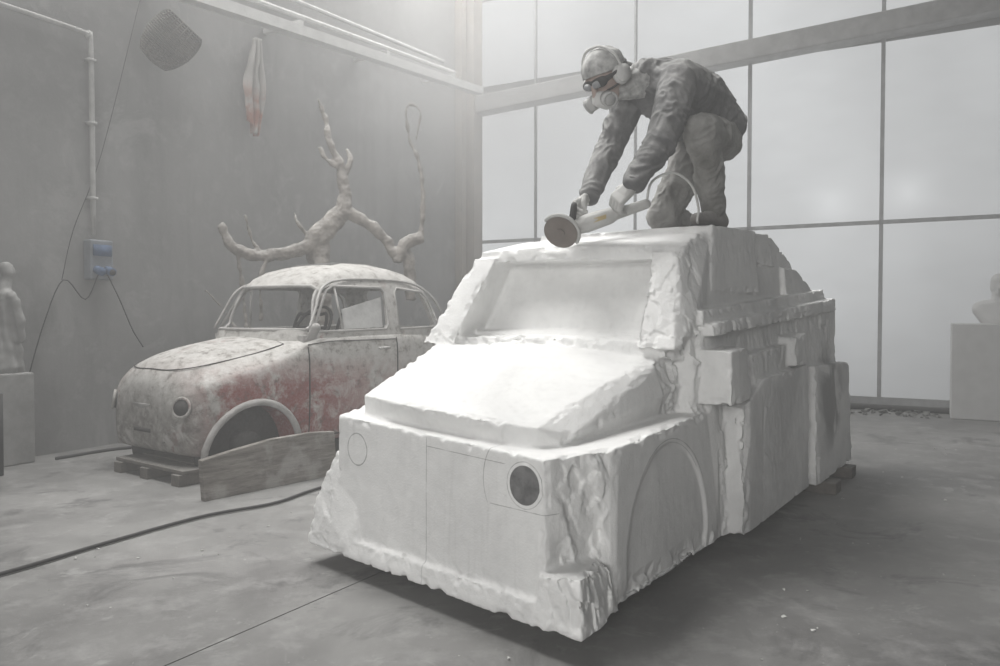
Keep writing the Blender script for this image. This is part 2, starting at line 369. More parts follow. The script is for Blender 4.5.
ch.append(P8([(1.41, -.045), (2.62, -.03), (2.62, .3), (1.41, .3)], .09, [(1.43, -.035, .66), (1.7, -.04, .78), (2.62, -.02, .80), (2.62, .3, .8), (1.43, .3, .7)]))
ch.append(P8([(1.62, -.02), (2.3, -.01), (2.3, .3), (1.62, .3)], .5, [(1.64, -.01, .90), (2.3, 0, .93), (2.3, .3, .93), (1.64, .3, .90)]))
ch.append(P8([(2.68, -.06), (3.7, -.05), (3.78, .06), (3.74, 1.4), (3.6, 1.5), (2.68, 1.5)], .085, [(2.74, -.03, .78), (3.65, -.03, .76), (3.75, .08, .74), (3.68, 1.36, .72), (3.55, 1.46, .74), (2.74, 1.46, .8)]))
ch.append(P8([(1.20, -.05), (1.45, -.06), (1.45, .2), (1.20, .2)], .70, [(1.21, -.045, .93), (1.44, -.05, .945), (1.44, .2, .95), (1.21, .2, .94)]))
ch.append(P8([(2.22, -.055), (2.43, -.055), (2.43, .1), (2.22, .1)], .81, [(2.22, -.05, .96), (2.43, -.05, .985), (2.43, .1, .99), (2.22, .1, .97)]))
ch.append(P8([(1.22, .03, .995), (3.42, .0, 1.11), (3.42, 1.4, 1.1), (1.22, 1.38, .99)], 0, [(1.22, .035, 1.05), (3.42, .01, 1.19), (3.42, 1.4, 1.19), (1.22, 1.38, 1.05)]))
ch.append(P8([(1.20, .08, 1.04), (3.36, .06, 1.15), (3.3, 1.36, 1.15), (1.2, 1.36, 1.04)], 0, [(1.21, .085, 1.105), (3.34, .07, 1.245), (3.28, 1.35, 1.23), (1.21, 1.35, 1.1)]))
ch.append([V(q) for q in [(1.15, .17, .95), (1.07, 1.3, .95), (1.37, .24, 1.36), (1.26, 1.2, 1.36), (3.2, .14, 1.1), (3.2, 1.3, 1.1), (3.14, .18, 1.27), (3.1, 1.2, 1.27), (2.5, .17, 1.53), (2.5, 1.15, 1.53),
      (1.55, .18, 1.5), (1.5, 1.2, 1.48), (1.3, .14, 1.0), (2.9, .17, 1.41)]])
ch.append([V(q) for q in [(1.235, .19, 1.335), (1.10, 1.22, 1.345), (1.25, .19, 1.39), (1.115, 1.21, 1.405), (1.6, .15, 1.33), (1.6, 1.25, 1.35), (1.48, .2, 1.47), (1.43, 1.18, 1.47), (1.14, .75, 1.35), (1.16, .75, 1.42), (1.7, .18, 1.5), (1.7, 1.2, 1.48)]])
ch.append(P8([(1.50, .15), (2.2, .13), (2.2, 1.15), (1.50, 1.15)], 1.2, [(1.53, .16, 1.512), (2.15, .15, 1.535), (2.15, 1.12, 1.535), (1.53, 1.12, 1.512)]))
ch.append(P8([(2.15, .15), (2.5, .14), (2.5, 1.15), (2.15, 1.15)], 1.36, [(2.15, .17, 1.525), (2.42, .16, 1.54), (2.42, 1.12, 1.54), (2.15, 1.12, 1.525)]))
ch.append(P8([(2.62, .10), (3.28, .09), (3.28, .5), (2.62, .5)], 1.1, [(2.64, .13, 1.36), (2.9, .13, 1.36), (3.2, .12, 1.26), (3.2, .5, 1.26), (2.64, .5, 1.36)]))
ch.append([V(q) for q in [(.86, 1.20, .95), (.84, 1.37, .95), (1.2, 1.20, .95), (1.2, 1.37, .95), (1.09, 1.10, 1.37), (1.08, 1.23, 1.37), (1.4, 1.10, 1.37), (1.4, 1.24, 1.37)]])
ch.append([V(q) for q in [(1.0, .13, .94), (.99, .29, .94), (1.35, .12, .94), (1.35, .34, .94), (1.21, .20, 1.37), (1.205, .32, 1.37), (1.5, .17, 1.42), (1.5, .33, 1.37), (1.08, .10, 1.0), (1.2, .11, 1.1)]])
sc = obj('marble_car_sculpture', *join(*[hull(c_) for c_ in ch]), M_marble)
sc.location = (.251, 2.35, 0); sc.rotation_euler = (0, 0, math.atan2(.816, .578))
remesh(sc, .0068, 0)
# chipped arrises: find convex edges, spread the weight a few voxels and knock stone off by noise
me = sc.data; nv = len(me.vertices); ne = len(me.edges)
co = np.empty(nv*3, dtype=np.float64); me.vertices.foreach_get('co', co); co = co.reshape(-1, 3)
no = np.empty(nv*3, dtype=np.float64); me.vertices.foreach_get('normal', no) if hasattr(me.vertices[0], 'normal') else None; no = no.reshape(-1, 3)
ed = np.empty(ne*2, dtype=np.int64); me.edges.foreach_get('vertices', ed); ed = ed.reshape(-1, 2)
dv = co[ed[:, 1]]-co[ed[:, 0]]; cv = ((no[ed[:, 1]]-no[ed[:, 0]])*dv).sum(1)/np.maximum((dv*dv).sum(1), 1e-12)   # >0 convex
acc = np.zeros(nv); cnt = np.zeros(nv)
for k in (0, 1): np.add.at(acc, ed[:, k], cv); np.add.at(cnt, ed[:, k], 1)
wgt = np.clip((acc/np.maximum(cnt, 1)-8)/30, 0, 1)
for it in range(3):
    nw = wgt.copy()
    np.maximum.at(nw, ed[:, 0], wgt[ed[:, 1]]*.78); np.maximum.at(nw, ed[:, 1], wgt[ed[:, 0]]*.78); wgt = nw
for i in np.nonzero(wgt > .15)[0]:
    p = V(co[i]); k = noise.noise(p*9)*.6+noise.noise(p*24)*.6
    if k > .02: me.vertices[int(i)].co = p-V(no[i])*float(wgt[i])*min(.013, (k-.02)*.035)
me.update()
CD = V((-.75, -.66, 0)); FD = V((-1, .1, 0)); SD = V((0, -1, 0)); LD = V((-.7, .7, 0))
ROUGH = [((-.05, -.03, .12), (.27, .13, .60), .030, CD), ((-.03, -.05, .08), (.2, .17, .27), .016, CD), ((.15, 1.37, .1), (.35, 1.55, .5), .010, LD), ((1.0, .05, .68), (1.25, .2, .98), .020, SD),
         ((.95, .1, .97), (1.3, .32, 1.33), .012, V((-.8, -.5, .2))), ((.85, .3, .96), (1.0, 1.35, 1.0), .018, V((-.7, 0, .7))), ((1.36, -.06, .1), (1.46, .1, .7), .014, SD), ((1.2, -.01, 1.0), (3.4, .04, 1.07), .010, SD),
         ((1.5, .0, .82), (3.5, .1, .98), .008, SD), ((.0, .2, .14), (.3, 1.3, .17), .007, FD), ((2.62, -.06, .08), (2.75, .1, .8), .01, SD), ((3.3, .1, .7), (3.8, .5, 1.3), .012, SD), ((1.1, .15, 1.34), (1.3, 1.25, 1.36), .005, FD), ((.3, .0, .08), (3.6, .06, .13), .010, SD), ((1.2, .12, 1.36), (2.6, .2, 1.42), .005, SD), ((1.7, -.06, .25), (2.5, .0, .7), .004, SD)]
def facet(q, k):
    p = q*k; pc = noise.voronoi(p)[1][0]; r = V(noise.cell_vector(pc*13.7+V((5, 5, 5))))*2-V((1, 1, 1))
    return max(-1, min(1, (p-pc).dot(r)*1.2+r.x*.45))
def carve(c, n):
    w = 0; D = n
    for lo, hi, am, d_ in ROUGH:
        dx = max(lo[0]-c.x, 0, c.x-hi[0]); dy = max(lo[1]-c.y, 0, c.y-hi[1]); dz = max(lo[2]-c.z, 0, c.z-hi[2])
        if dx > .035 or dy > .035 or dz > .035: continue
        d = math.sqrt(dx*dx+dy*dy+dz*dz)
        if d < .035 and am*(1-d/.035) > w: w = am*(1-d/.035); D = d_
    k = .001*noise.noise(c*22)+.003*noise.noise(c*3)
    r = c+n*k
    if w > 0:
        q = V((c.x*1.2+.25*c.z, c.y*1.2-.2*c.z, c.z*.7))
        f = n.dot(D)
        r = r+D*(w*(.75*facet(q, 7)+.4*facet(q+V((3, 1, 2)), 17)+.08*noise.noise(c*60)-.35))*max(0, min(1, f*1.6+.2))
    if c.y < .13 and .3 < c.x < 1.25 and n.y < -.5:
        d = math.hypot(c.x-.8, c.z-.2)
        if d < .39: r = r-n*(.014*min(1, (.39-d)/.015))
    return r
displace(sc, carve)
sp = [box((a-.07, w0, 0), (a+.07, w1, .075)) for a, w0, w1 in ((.55, .15, 1.35), (2.95, -.12, 1.5), (3.5, -.10, 1.6))]
o = obj('wooden_support_beams', *join(*sp), M_wood, smooth=False); o.location = sc.location; o.rotation_euler = sc.rotation_euler; bevel(o, .006)

# ------------------------------------------------------------------ rusty small car (local t,y,z)
HW = .63
car = empty('rusty_vintage_car', V((-1.95, 4.75, 0))+V((-.8, .6, 0))*HW, math.atan2(.8, .6))
YS = .95
t = NT('dusty_flaking_red_paint'); o_ = t.coord(); A, B, Z = t.sep(o_)[0], t.sep(o_)[1], t.sep(o_)[2]
n1 = t.noise(o_, 3.2, 8, .7, .5); n2 = t.noise(o_, 14, 8, .75); n3 = t.noise(o_, 60, 5, .7); n4 = t.noise(o_, 1.3, 3)
c = t.mix(t.ramp(n2, .35, .65), (.54, .53, .51), (.32, .31, .29))
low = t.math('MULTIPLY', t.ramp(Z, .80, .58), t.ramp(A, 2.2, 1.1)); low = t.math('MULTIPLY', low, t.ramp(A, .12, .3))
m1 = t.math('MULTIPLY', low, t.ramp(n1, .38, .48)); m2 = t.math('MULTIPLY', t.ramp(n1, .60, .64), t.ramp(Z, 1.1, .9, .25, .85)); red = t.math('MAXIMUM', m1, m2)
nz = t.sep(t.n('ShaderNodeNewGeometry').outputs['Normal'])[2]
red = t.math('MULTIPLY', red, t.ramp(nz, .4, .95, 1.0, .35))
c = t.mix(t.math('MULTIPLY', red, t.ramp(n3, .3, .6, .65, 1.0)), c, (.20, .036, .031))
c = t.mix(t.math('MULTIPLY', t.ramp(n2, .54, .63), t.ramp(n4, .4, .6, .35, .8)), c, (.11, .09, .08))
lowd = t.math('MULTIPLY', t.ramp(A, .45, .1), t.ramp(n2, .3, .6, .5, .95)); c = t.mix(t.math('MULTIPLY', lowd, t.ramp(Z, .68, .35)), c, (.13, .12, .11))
n6 = t.noise(o_, 6, 8, .75, .4); c = t.mix(t.ramp(n6, .52, .62, 0, .6), c, (.50, .49, .475))
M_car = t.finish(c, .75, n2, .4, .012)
M_dark = dusty('dark_interior', (.03, .028, .026), dust=.2)
M_line = dusty('dark_seam', (.03, .027, .025), dust=.1)
M_trim = dusty('dusty_car_trim', (.42, .41, .40), (.26, .25, .24), dust=.5)
ST = [(0, .30, .56, .42, .26), (.015, .39, .635, .48, .21), (.06, .49, .71, .55, .17), (.14, .575, .775, .61, .15), (.3, .625, .83, .66, .14), (.5, .65, .87, .71, .14), (.75, .655, .905, .77, .14), (.95, .66, .93, .85, .14),
      (1.2, .66, .95, .91, .14), (1.9, .66, .96, .92, .14), (2.3, .655, .96, .90, .14), (2.5, .64, .93, .82, .15), (2.7, .6, .82, .70, .17), (2.83, .53, .7, .58, .2), (2.9, .42, .55, .45, .24)]
def rm(x): return .09+x*(.95-.09)/.95 if x < .95 else x
ST = [(rm(a), b*YS, c_, d, e_) for a, b, c_, d, e_ in ST]
def stp(x):
    for i in range(len(ST)-1):
        if ST[i][0] <= x <= ST[i+1][0]:
            b = ST[i]; c = ST[i+1]; u = (x-b[0])/(c[0]-b[0])
            return [b[k]+(c[k]-b[k])*u for k in range(5)]
    return list(ST[-1]) if x > 1 else list(ST[0])
def prof(x):
    _, hw, zt, zs, zb = stp(x)
    pts = [(0, zb), (.5, zb), (.85, zb), (.95, zb+.025), (.985, zb+.1), (1, (zb+zs)/2), (1, zs-.14), (.993, zs-.06), (.97, zs)]
    for f in (.93, .86, .75, .6, .4, .2, 0): pts.append((f, zs+(zt-zs)*(1-(f/.97)**2.6)))
    return [(f*hw, z) for f, z in pts]
def side_y(x, z):
    p = prof(x)
    for i in range(3, len(p)-1):
        if p[i][1] <= z <= p[i+1][1]:
            u = (z-p[i][1])/(p[i+1][1]-p[i][1]+1e-9); return p[i][0]+(p[i+1][0]-p[i][0])*u
    return p[5][0]
xs = [rm(x) for x in (0, .007, .015, .035, .06, .1, .14, .22, .3, .4, .5, .62, .75, .85, .95)]+[1.07, 1.2, 1.5, 1.9, 2.15, 2.3, 2.4, 2.5, 2.6, 2.7, 2.77, 2.83, 2.9]
vs, fs = [], []
for x in xs:
    p = prof(x); full = [(y, z) for y, z in p]+[(-y, z) for y, z in p[-2:0:-1]]
    K = len(full); vs += [V((x, y, z)) for y, z in full]
for i in range(len(xs)-1):
    for k in range(K): fs.append([i*K+k, i*K+(k+1) % K, (i+1)*K+(k+1) % K, (i+1)*K+k])
fs.append(list(range(K))); fs.append([(len(xs)-1)*K+k for k in range(K)][::-1])
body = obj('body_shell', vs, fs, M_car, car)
ss = body.modifiers.new('s', 'SUBSURF'); ss.levels = 1; bake(body)
AX = .56; AR = 2.36
boolean(body, obj('c', *box((1.02, -.55, .22), (2.45, .55, 1.2)), parent=car))
for yy in (-1, 1):
    for cx in (AX, AR): boolean(body, obj('c', *cyl((cx, yy*.40, .15), (cx, yy*.8, .15), .335, 40), parent=car))
def shade_auto(o, ang=35):
    me = o.data; me.polygons.foreach_set('use_smooth', [True]*len(me.polygons))
    bm = bmesh.new(); bm.from_mesh(me)
    for e_ in bm.edges:
        if len(e_.link_faces) == 2 and e_.calc_face_angle(0) > math.radians(ang): e_.smooth = False
    bm.to_mesh(me); bm.free()
shade_auto(body)
lips = []
for s in (-1, 1):
    for cx in (AX, AR):
        pts = []
        for i in range(21):
            a = math.radians(180*i/20); x = cx+.345*math.cos(a); z = .15+.345*math.sin(a); pts.append(V((x, s*(side_y(x, max(z, .2))+.002), z)))
        lips.append(tube(pts, .024, 8, smooth=False))
obj('arch_lips', *join(*lips), M_trim, car)
obj('wheel_wells', *join(*[cyl((cx, s*.38, .15), (cx, s*.41, .15), .33, 32) for s in (-1, 1) for cx in (AX, AR)], *[cyl((cx, s*.41, .2), (cx, s*.53, .2), .09, 20) for s in (-1, 1) for cx in (AX, AR)]), M_dark, car)
LV = [(.87, .84, 2.70, .625), (.95, .865, 2.68, .615), (1.08, .94, 2.63, .595), (1.2, 1.01, 2.57, .57), (1.30, 1.10, 2.50, .54), (1.365, 1.17, 2.42, .505), (1.42, 1.28, 2.31, .45), (1.46, 1.43, 2.16, .37), (1.492, 1.60, 1.98, .26), (1.503, 1.72, 1.86, .13)]
LV = [(a, b, c_, d*YS) for a, b, c_, d in LV]
def lvl(z):
    for i in range(len(LV)-1):
        if LV[i][0] <= z <= LV[i+1][0]:
            u = (z-LV[i][0])/(LV[i+1][0]-LV[i][0]); return [LV[i][k]+(LV[i+1][k]-LV[i][k])*u for k in range(4)]
    return LV[-1]
def gh(ins, zs_):
    vs, fs = [], []; n = 72
    for (z, x0, x1, hw) in zs_:
        cx = (x0+x1)/2; ax = (x1-x0)/2-ins; ay = hw-ins
        for k in range(n):
            a = 2*math.pi*(k+.5)/n; ca, sa = math.cos(a), math.sin(a); e_ = 2/3.8
            vs.append(V((cx+ax*math.copysign(abs(ca)**e_, ca), ay*math.copysign(abs(sa)**e_, sa), z)))
    for i in range(len(zs_)-1):
        for k in range(n): fs.append([i*n+k, i*n+(k+1) % n, (i+1)*n+(k+1) % n, (i+1)*n+k])
    fs.append(list(range(n))[::-1]); fs.append([(len(zs_)-1)*n+k for k in range(n)]); return vs, fs
cab = obj('roof_and_pillars', *gh(0, LV), M_car, car)
inn = [(.7, .83, 2.75, .60)]+[(z-(.03 if z > 1.31 else 0), a, b, h) for z, a, b, h in LV]
boolean(cab, obj('c', *gh(.035, inn), parent=car))
W1 = [(1.06, .955), (1.80, .965), (1.83, 1.0), (1.835, 1.26), (1.80, 1.295), (1.30, 1.295), (1.23, 1.26)]
W2 = [(1.95, .965), (2.40, .975), (2.44, 1.0), (2.33, 1.22), (2.27, 1.27), (1.98, 1.295), (1.95, 1.26)]
def prism_y(poly): 
    n = len(poly); return [V((x, -1, z)) for x, z in poly]+[V((x, 1, z)) for x, z in poly], [list(range(n)), [n+i for i in range(n)][::-1]]+[[i, (i+1) % n, n+(i+1) % n, n+i] for i in range(n)]
def prism_x(poly, x0, x1):
    n = len(poly); return [V((x0, y, z)) for y, z in poly]+[V((x1, y, z)) for y, z in poly], [list(range(n)), [n+i for i in range(n)][::-1]]+[[i, (i+1) % n, n+(i+1) % n, n+i] for i in range(n)]
for w_ in (W1, W2): boolean(cab, obj('c', *prism_y(w_), parent=car))
WS = [(-.53, .97), (.53, .97), (.545, 1.0), (.47, 1.265), (.43, 1.295), (-.43, 1.295), (-.47, 1.265), (-.545, 1.0)]
WS = [(a*YS, b) for a, b in WS]
boolean(cab, obj('c', *prism_x(WS, .7, 1.5), parent=car))
boolean(cab, obj('c', *prism_x([(y*.8, z) for y, z in WS], 2.2, 3.1), parent=car))
shade_auto(cab, 30)
fr = []
for w_ in (W1, W2):
    for s in (-1, 1):
        pts = [V((x, s*(lvl(z)[3]-.002), z)) for x, z in w_]; pts.append(pts[0]); fr.append(tube(pts, .011, 6, smooth=False))
for s in (-1, 1): fr.append(tube([V((1.35, s*(lvl(.96)[3]-.004), .96)), V((1.32, s*(lvl(1.29)[3]-.004), 1.29))], .009, 6, smooth=False))
def wsx(y, z):
    _, x0, x1, hw = lvl(z); ax = (x1-x0)/2; return (x0+x1)/2-ax*(max(0, 1-abs(y/hw)**3.8))**(1/3.8)
pts = []
for i in range(len(WS)):
    a = WS[i]; b = WS[(i+1) % len(WS)]
    for k in range(6): y = a[0]+(b[0]-a[0])*k/6; z = a[1]+(b[1]-a[1])*k/6; pts.append(V((wsx(y, z), y, z)))
pts.append(pts[0]); fr.append(tube(pts, .014, 6, smooth=False))
for s in (-1, 1):
    fr.append(tube([V((x, s*(lvl(z)[3]+.004), z)) for x, z in ((1.02, .97), (1.1, 1.12), (1.2, 1.28), (1.4, 1.345), (1.85, 1.36), (2.2, 1.335), (2.4, 1.22), (2.54, 1.0))], .011, 6))
obj('window_frames', *join(*fr), M_trim, car)
obj('roof_canvas', *hull([V((x, y, z)) for x, y, z in ((1.45, -.3, 1.43), (1.45, .3, 1.43), (2.1, -.3, 1.43), (2.1, .3, 1.43), (1.55, -.22, 1.49), (1.55, .22, 1.49), (1.98, -.22, 1.50), (1.98, .22, 1.50), (1.75, 0, 1.515))]), M_dark, car, smooth=False)
yg = [(1.38, .97), (1.79, .98), (1.81, 1.22), (1.38, 1.12)]
obj('paper_sheet', *hull([V((x, -(lvl(z)[3]-.03)+dy, z)) for x, z in yg for dy in (0, .004)]), dusty('pale_paper', (.6, .6, .59), dust=.1), car, smooth=False)
def surf(x, z, off=.001): return V((x, -(side_y(x, z)+off), z))
seam = [tube([surf(.99, z) for z in (.2, .4, .6, .75, .85)], .005, 5), tube([surf(1.88, z) for z in (.2, .4, .6, .8, .9)], .005, 5), tube([surf(x, .2) for x in (.99, 1.2, 1.5, 1.88)], .005, 5),
        tube([surf(x, .885-.02*(x < 1.1)) for x in (1.0, 1.2, 1.5, 1.88)], .004, 5)]
def top(x, f, off=.0):
    p = stp(x); y = f*p[1]; return V((x, y, p[3]+(p[2]-p[3])*(1-(abs(f)/.97)**2.6)+off))
seam.append(tube([top(rm(x), f) for x, f in ((.88, -.75), (.6, -.74), (.3, -.7), (.14, -.6), (.08, -.35), (.07, 0), (.08, .35), (.14, .6), (.3, .7), (.6, .74), (.88, .75))], .004, 5))
seam.append(tube([top(rm(x), f) for x, f in ((.88, -.75), (.9, -.3), (.9, .3), (.88, .75))], .004, 5))
obj('panel_seams', *join(*seam), M_line, car)
hg, hd = [], []
for s in (-1, 1):
    c0 = V((.122, s*.425, .485)); ax = V((-.86, s*.45, .16)).normalized()
    hg.append(ring(c0+ax*.006, ax, .062, .010)); hd.append(cyl(c0-ax*.07, c0+ax*.008, .06))
obj('headlight_rims', *join(*hg), M_car, car); obj('headlight_buckets', *join(*hd), M_dark, car)
obj('nose_vents', *join(cyl((.13, -.25, .27), (.095, -.25, .27), .026), cyl((.13, .25, .27), (.095, .25, .27), .026), box((.084, -.10, .3), (.12, .10, .325))), M_dark, car)
obj('badge', *join(hull([V((.09+dx, y, z)) for dx in (-.012, .03) for y, z in ((-.08, .475), (.08, .475), (.1, .49), (-.1, .49), (0, .455))])), M_trim, car)
blob('side_mirror', [[((.98, -.66, .93), .03), ((.98, -.71, .99), .035)], [((.99, -.59, .9), .012), ((.98, -.66, .93), .015)]], .01, M_trim, car, 2)
obj('door_handle', *join(cyl((1.74, -.62, .82), (1.74, -.66, .82), .012), tube([(1.76, -.66, .82), (1.64, -.665, .82)], .01, 8)), M_trim, car)
obj('steering_wheel', *join(ring((1.3, -.28, .98), (-.8, 0, .5), .19, .012), tube([(1.3, -.28, .98), (1.05, -.28, .85)], .015), tube([(1.3, -.46, .98), (1.3, -.1, .98)], .01)), M_dark, car)
obj('dashboard', *hull([V((x, y, z)) for x in (1.0, 1.12) for y in (-.55, .55) for z in (.78, .93)]), M_trim, car, smooth=False)
g = []
for y0 in (-.28, .28): g += [tube([(1.55, y0-.2, .4), (1.75, y0-.2, 1.02), (1.76, y0-.1, 1.08), (1.76, y0+.1, 1.08), (1.75, y0+.2, 1.02), (1.55, y0+.2, .4)], .014, 6)]
obj('seat_frames', *join(*g), M_dark, car)
g = [box((.06+i*.19, -.54, .075), (.21+i*.19, .30, .10)) for i in range(6)]
g += [box((.04, y, 0), (1.15, y+.09, .073)) for y in (-.52, -.14, .20)]
g += [box((.35, -.36, .101), (.45, .30, .137)), box((1.9, -.5, 0), (2.1, .5, .137))]
o = obj('wooden_pallet', *join(*g), M_wood, smooth=False); o.location = car.location; o.rotation_euler = car.rotation_euler; bevel(o, .004)
p0 = V((-1.71, 4.48, 0)); p1 = V((-1.10, 5.24, 0)); dd = (p1-p0); nn = V((dd.y, -dd.x, 0)).normalized()
prof_b = [(0, 0, .235), (.2, 0, .265), (.5, 0, .30), (.8, 0, .305), (1, 0, .29)]
vs = []; fs = []
for f, zb, zt in prof_b:
    q = p0+dd*f
    vs += [q, q-nn*.045, q+V((0, 0, zt))-nn*.03, q+V((0, 0, zt))-nn*.075]
K = len(prof_b)
for i in range(K-1):
    a = i*4; b = a+4; fs += [[a, b, b+2, a+2], [a+1, a+3, b+3, b+1], [a+2, b+2, b+3, a+3], [a, a+1, b+1, b]]
fs += [[0, 2, 3, 1], [(K-1)*4, (K-1)*4+1, (K-1)*4+3, (K-1)*4+2]]
t = NT('sawn_plank'); o_ = t.coord(); n1 = t.noise(t.scale(o_, (1, 1, 9)), 5, 6, .7); c = t.mix(t.ramp(n1, .35, .65), (.24, .225, .205), (.10, .09, .08)); c = t.mix(t.ramp(t.noise(o_, 4), .5, .6, 0, .5), c, (.36, .35, .34))
bevel(obj('wooden_board', vs, fs, t.finish(c, .9, n1, .4, .01), smooth=False), .005)
obj('power_cable', *tube([V(q) for q in ((-2.3, 2.9, .012), (-2.068, 3.217, .012), (-1.864, 3.626, .012), (-1.586, 4.114, .012), (-1.297, 4.389, .012), (-1.16, 4.7, .012), (-1.0, 5.0, .012), (-.75, 5.3, .012))], .009, 8, 6), M_black)
obj('wall_cable', *tube([V((-3.3, 5.75, .012)), V((-3.1, 6.1, .012)), V((-2.85, 6.35, .012)), V((-2.7, 6.8, .012))], .012, 8), M_black)

# ------------------------------------------------------------------ stone carver
man = empty('stone_carver', (1.0, 4.0, 1.5)); OFF = -V((1.0, 4.0, 1.5))
def mo(o): o.location = OFF; return o
M_jacket = dusty('dusty_dark_jacket', (.05, .052, .055), (.12, .12, .122), sc=5, dust=.6, bstr=.6, bsc=14, bdist=.02)
M_trouser = dusty('dusty_work_trousers', (.12, .118, .108), (.27, .265, .255), sc=6, dust=.65, bstr=.6, bsc=14, bdist=.02)
M_skin = dusty('skin', (.36, .27, .235), (.32, .24, .21), dust=.55, rough=.6)
M_glove = dusty('white_work_glove', (.46, .46, .45), (.33, .33, .32), dust=.5)
M_cap = dusty('patterned_cap', (.44, .44, .43), (.19, .19, .19), sc=30, dust=.5)
M_boot = dusty('work_boot', (.14, .13, .12), (.08, .075, .07), dust=.5)
M_muff = dusty('ear_muff_plastic', (.56, .56, .55), (.46, .46, .45), dust=.3)
def folds(amp, k=1.0):
    def f(c, n):
        q = V((c.x*9, c.y*9, c.z*9))+V((noise.noise(c*5), noise.noise(c*5+V((7, 0, 0))), noise.noise(c*5+V((0, 7, 0)))))*1.5
        r1 = 1-abs(noise.noise(q*k))*2; r2 = 1-abs(noise.noise(q*k*2.2))*2
        return c+n*(amp*(r1*.8+.4*r2-.3))
    return f
Sn = (.85, 3.74, 2.19); Sf = (.68, 4.02, 2.26); En = (.745, 3.60, 1.885); Ef = (.565, 4.0, 1.95); Wn = (.612, 3.55, 1.69); Wf = (.44, 3.84, 1.675)
J = [[((.87, 3.80, 2.20), .115), ((.72, 3.99, 2.25), .115), ((1.02, 3.98, 2.185), .135), ((.94, 4.12, 2.18), .125)],
     [((1.02, 3.98, 2.185), .135), ((.94, 4.12, 2.18), .125), ((1.15, 4.10, 2.07), .13), ((1.08, 4.22, 2.07), .125)],
     [((.82, 3.90, 2.25), .105), ((.72, 3.87, 2.275), .07)],
     [(Sn, .09), ((.87, 3.82, 2.18), .1)], [(Sf, .09), ((.72, 3.97, 2.22), .1)]]
J += chain([(Sn, .09), ((.80, 3.67, 2.04), .08), (En, .07), ((.68, 3.575, 1.79), .064), (Wn, .05)])
J += chain([(Sf, .09), ((.63, 4.0, 2.11), .078), (Ef, .066), ((.50, 3.92, 1.81), .06), (Wf, .047)])
mo(blob('jacket', J, .007, M_jacket, man, 2, folds(.014)))
hemc = V((1.155, 4.165, 2.04)); hax = V((.55, .33, -.62)).normalized()
mo(obj('jacket_hem', *ring(hemc, hax, .158, .016, 36), M_jacket, man))
Kn = (.955, 3.73, 1.965); Kf = (.84, 4.06, 1.592); An = (1.075, 3.94, 1.63); Af = (1.1, 4.44, 1.58)
T = [[((1.15, 4.11, 2.01), .118), ((1.07, 4.22, 2.01), .118), ((1.11, 4.12, 2.07), .1)]]
T += chain([((1.15, 4.10, 2.0), .118), ((1.05, 3.92, 1.98), .10), (Kn, .08), ((1.02, 3.84, 1.83), .075), ((1.05, 3.91, 1.72), .068), (An, .06)])
T += chain([((1.07, 4.22, 2.0), .115), ((.96, 4.14, 1.8), .095), (Kf, .075), ((.96, 4.24, 1.60), .07), (Af, .055)])
mo(blob('trousers', T, .007, M_trouser, man, 2, folds(.013)))
def boot(name, heel, toe, zs, ank):
    h = V(heel); t_ = V(toe)
    g = [[(h, .045), (V(ank), .048)], [(h, .042), (h.lerp(t_, .6), .04)], [(V(ank), .044), (h.lerp(t_, .5)+V((0, 0, .01)), .038)], [(h.lerp(t_, .6), .042), (t_, .034)]]
    o = mo(blob(name, g, .008, M_boot, man, 3))
    if zs is not None:
        for v in o.data.vertices: v.co.z = max(v.co.z, zs)
boot('boot_1', (1.125, 3.985, 1.56), (.965, 3.83, 1.555), 1.522, (1.08, 3.95, 1.62))
boot('boot_2', (1.12, 4.47, 1.60), (1.2, 4.56, 1.555), 1.522, (1.10, 4.44, 1.59))
mo(obj('boot_sole', *hull([V((x, y, z)) for x, y in ((1.165, 3.99), (1.12, 4.04), (1.08, 3.97), (1.14, 3.93), (.94, 3.84), (.975, 3.79), (1.0, 3.88), (1.04, 3.82)) for z in (1.514, 1.53)]), M_black, man, smooth=False))
F = V((-.60, -.42, -.66)).normalized(); U = (V((0, 0, 1))-F*F.z).normalized(); S = F.cross(U).normalized()
HC = V((.515, 3.80, 2.235)); HM = Matrix((S, F, U)).transposed()
def H(s, f, u): return HC+HM @ V((s, f, u))
hd = [[(H(0, -.015, .035), .098)], [(H(0, .01, .02), .09), (H(0, .03, -.05), .065)], [(H(-.04, .045, .01), .04), (H(.04, .045, .01), .04), (H(0, .05, -.09), .032)],
      [(H(0, .10, .015), .012), (H(0, .122, -.03), .015)], [(H(-.02, .085, -.07), .014), (H(.02, .085, -.07), .014)], [(H(-.045, .075, .035), .016), (H(.045, .075, .035), .016)],
      [(H(-.088, -.005, .0), .018), (H(-.09, -.005, -.03), .012)], [(H(.088, -.005, .0), .018), (H(.09, -.005, -.03), .012)],
      [(H(0, -.03, -.03), .06), ((.70, 3.87, 2.22), .055)]]
mo(blob('head', hd, .006, M_skin, man, 2))
mo(blob('neck_scarf', [[(H(0, -.05, -.05), .062), (H(0, -.01, -.06), .066), ((.71, 3.875, 2.235), .072)]], .007, M_cap, man, 2, folds(.010, 1.6)))
bm = bmesh.new(); bmesh.ops.create_uvsphere(bm, u_segments=40, v_segments=24, radius=1)
for v in bm.verts: v.co = V((v.co.x*.106, v.co.y*.118, v.co.z*.108))
bmesh.ops.bisect_plane(bm, geom=list(bm.verts)+list(bm.edges)+list(bm.faces), plane_co=(0, 0, -.015), plane_no=(0, -.33, .94), clear_inner=True)
bm.verts.index_update(); vs = [H(v.co.x, v.co.y-.012, v.co.z+.035) for v in bm.verts]; fs = [[v.index for v in f.verts] for f in bm.faces]; bm.free()
vs = [v+(v-HC).normalized()*.006*noise.noise(v*26) for v in vs]
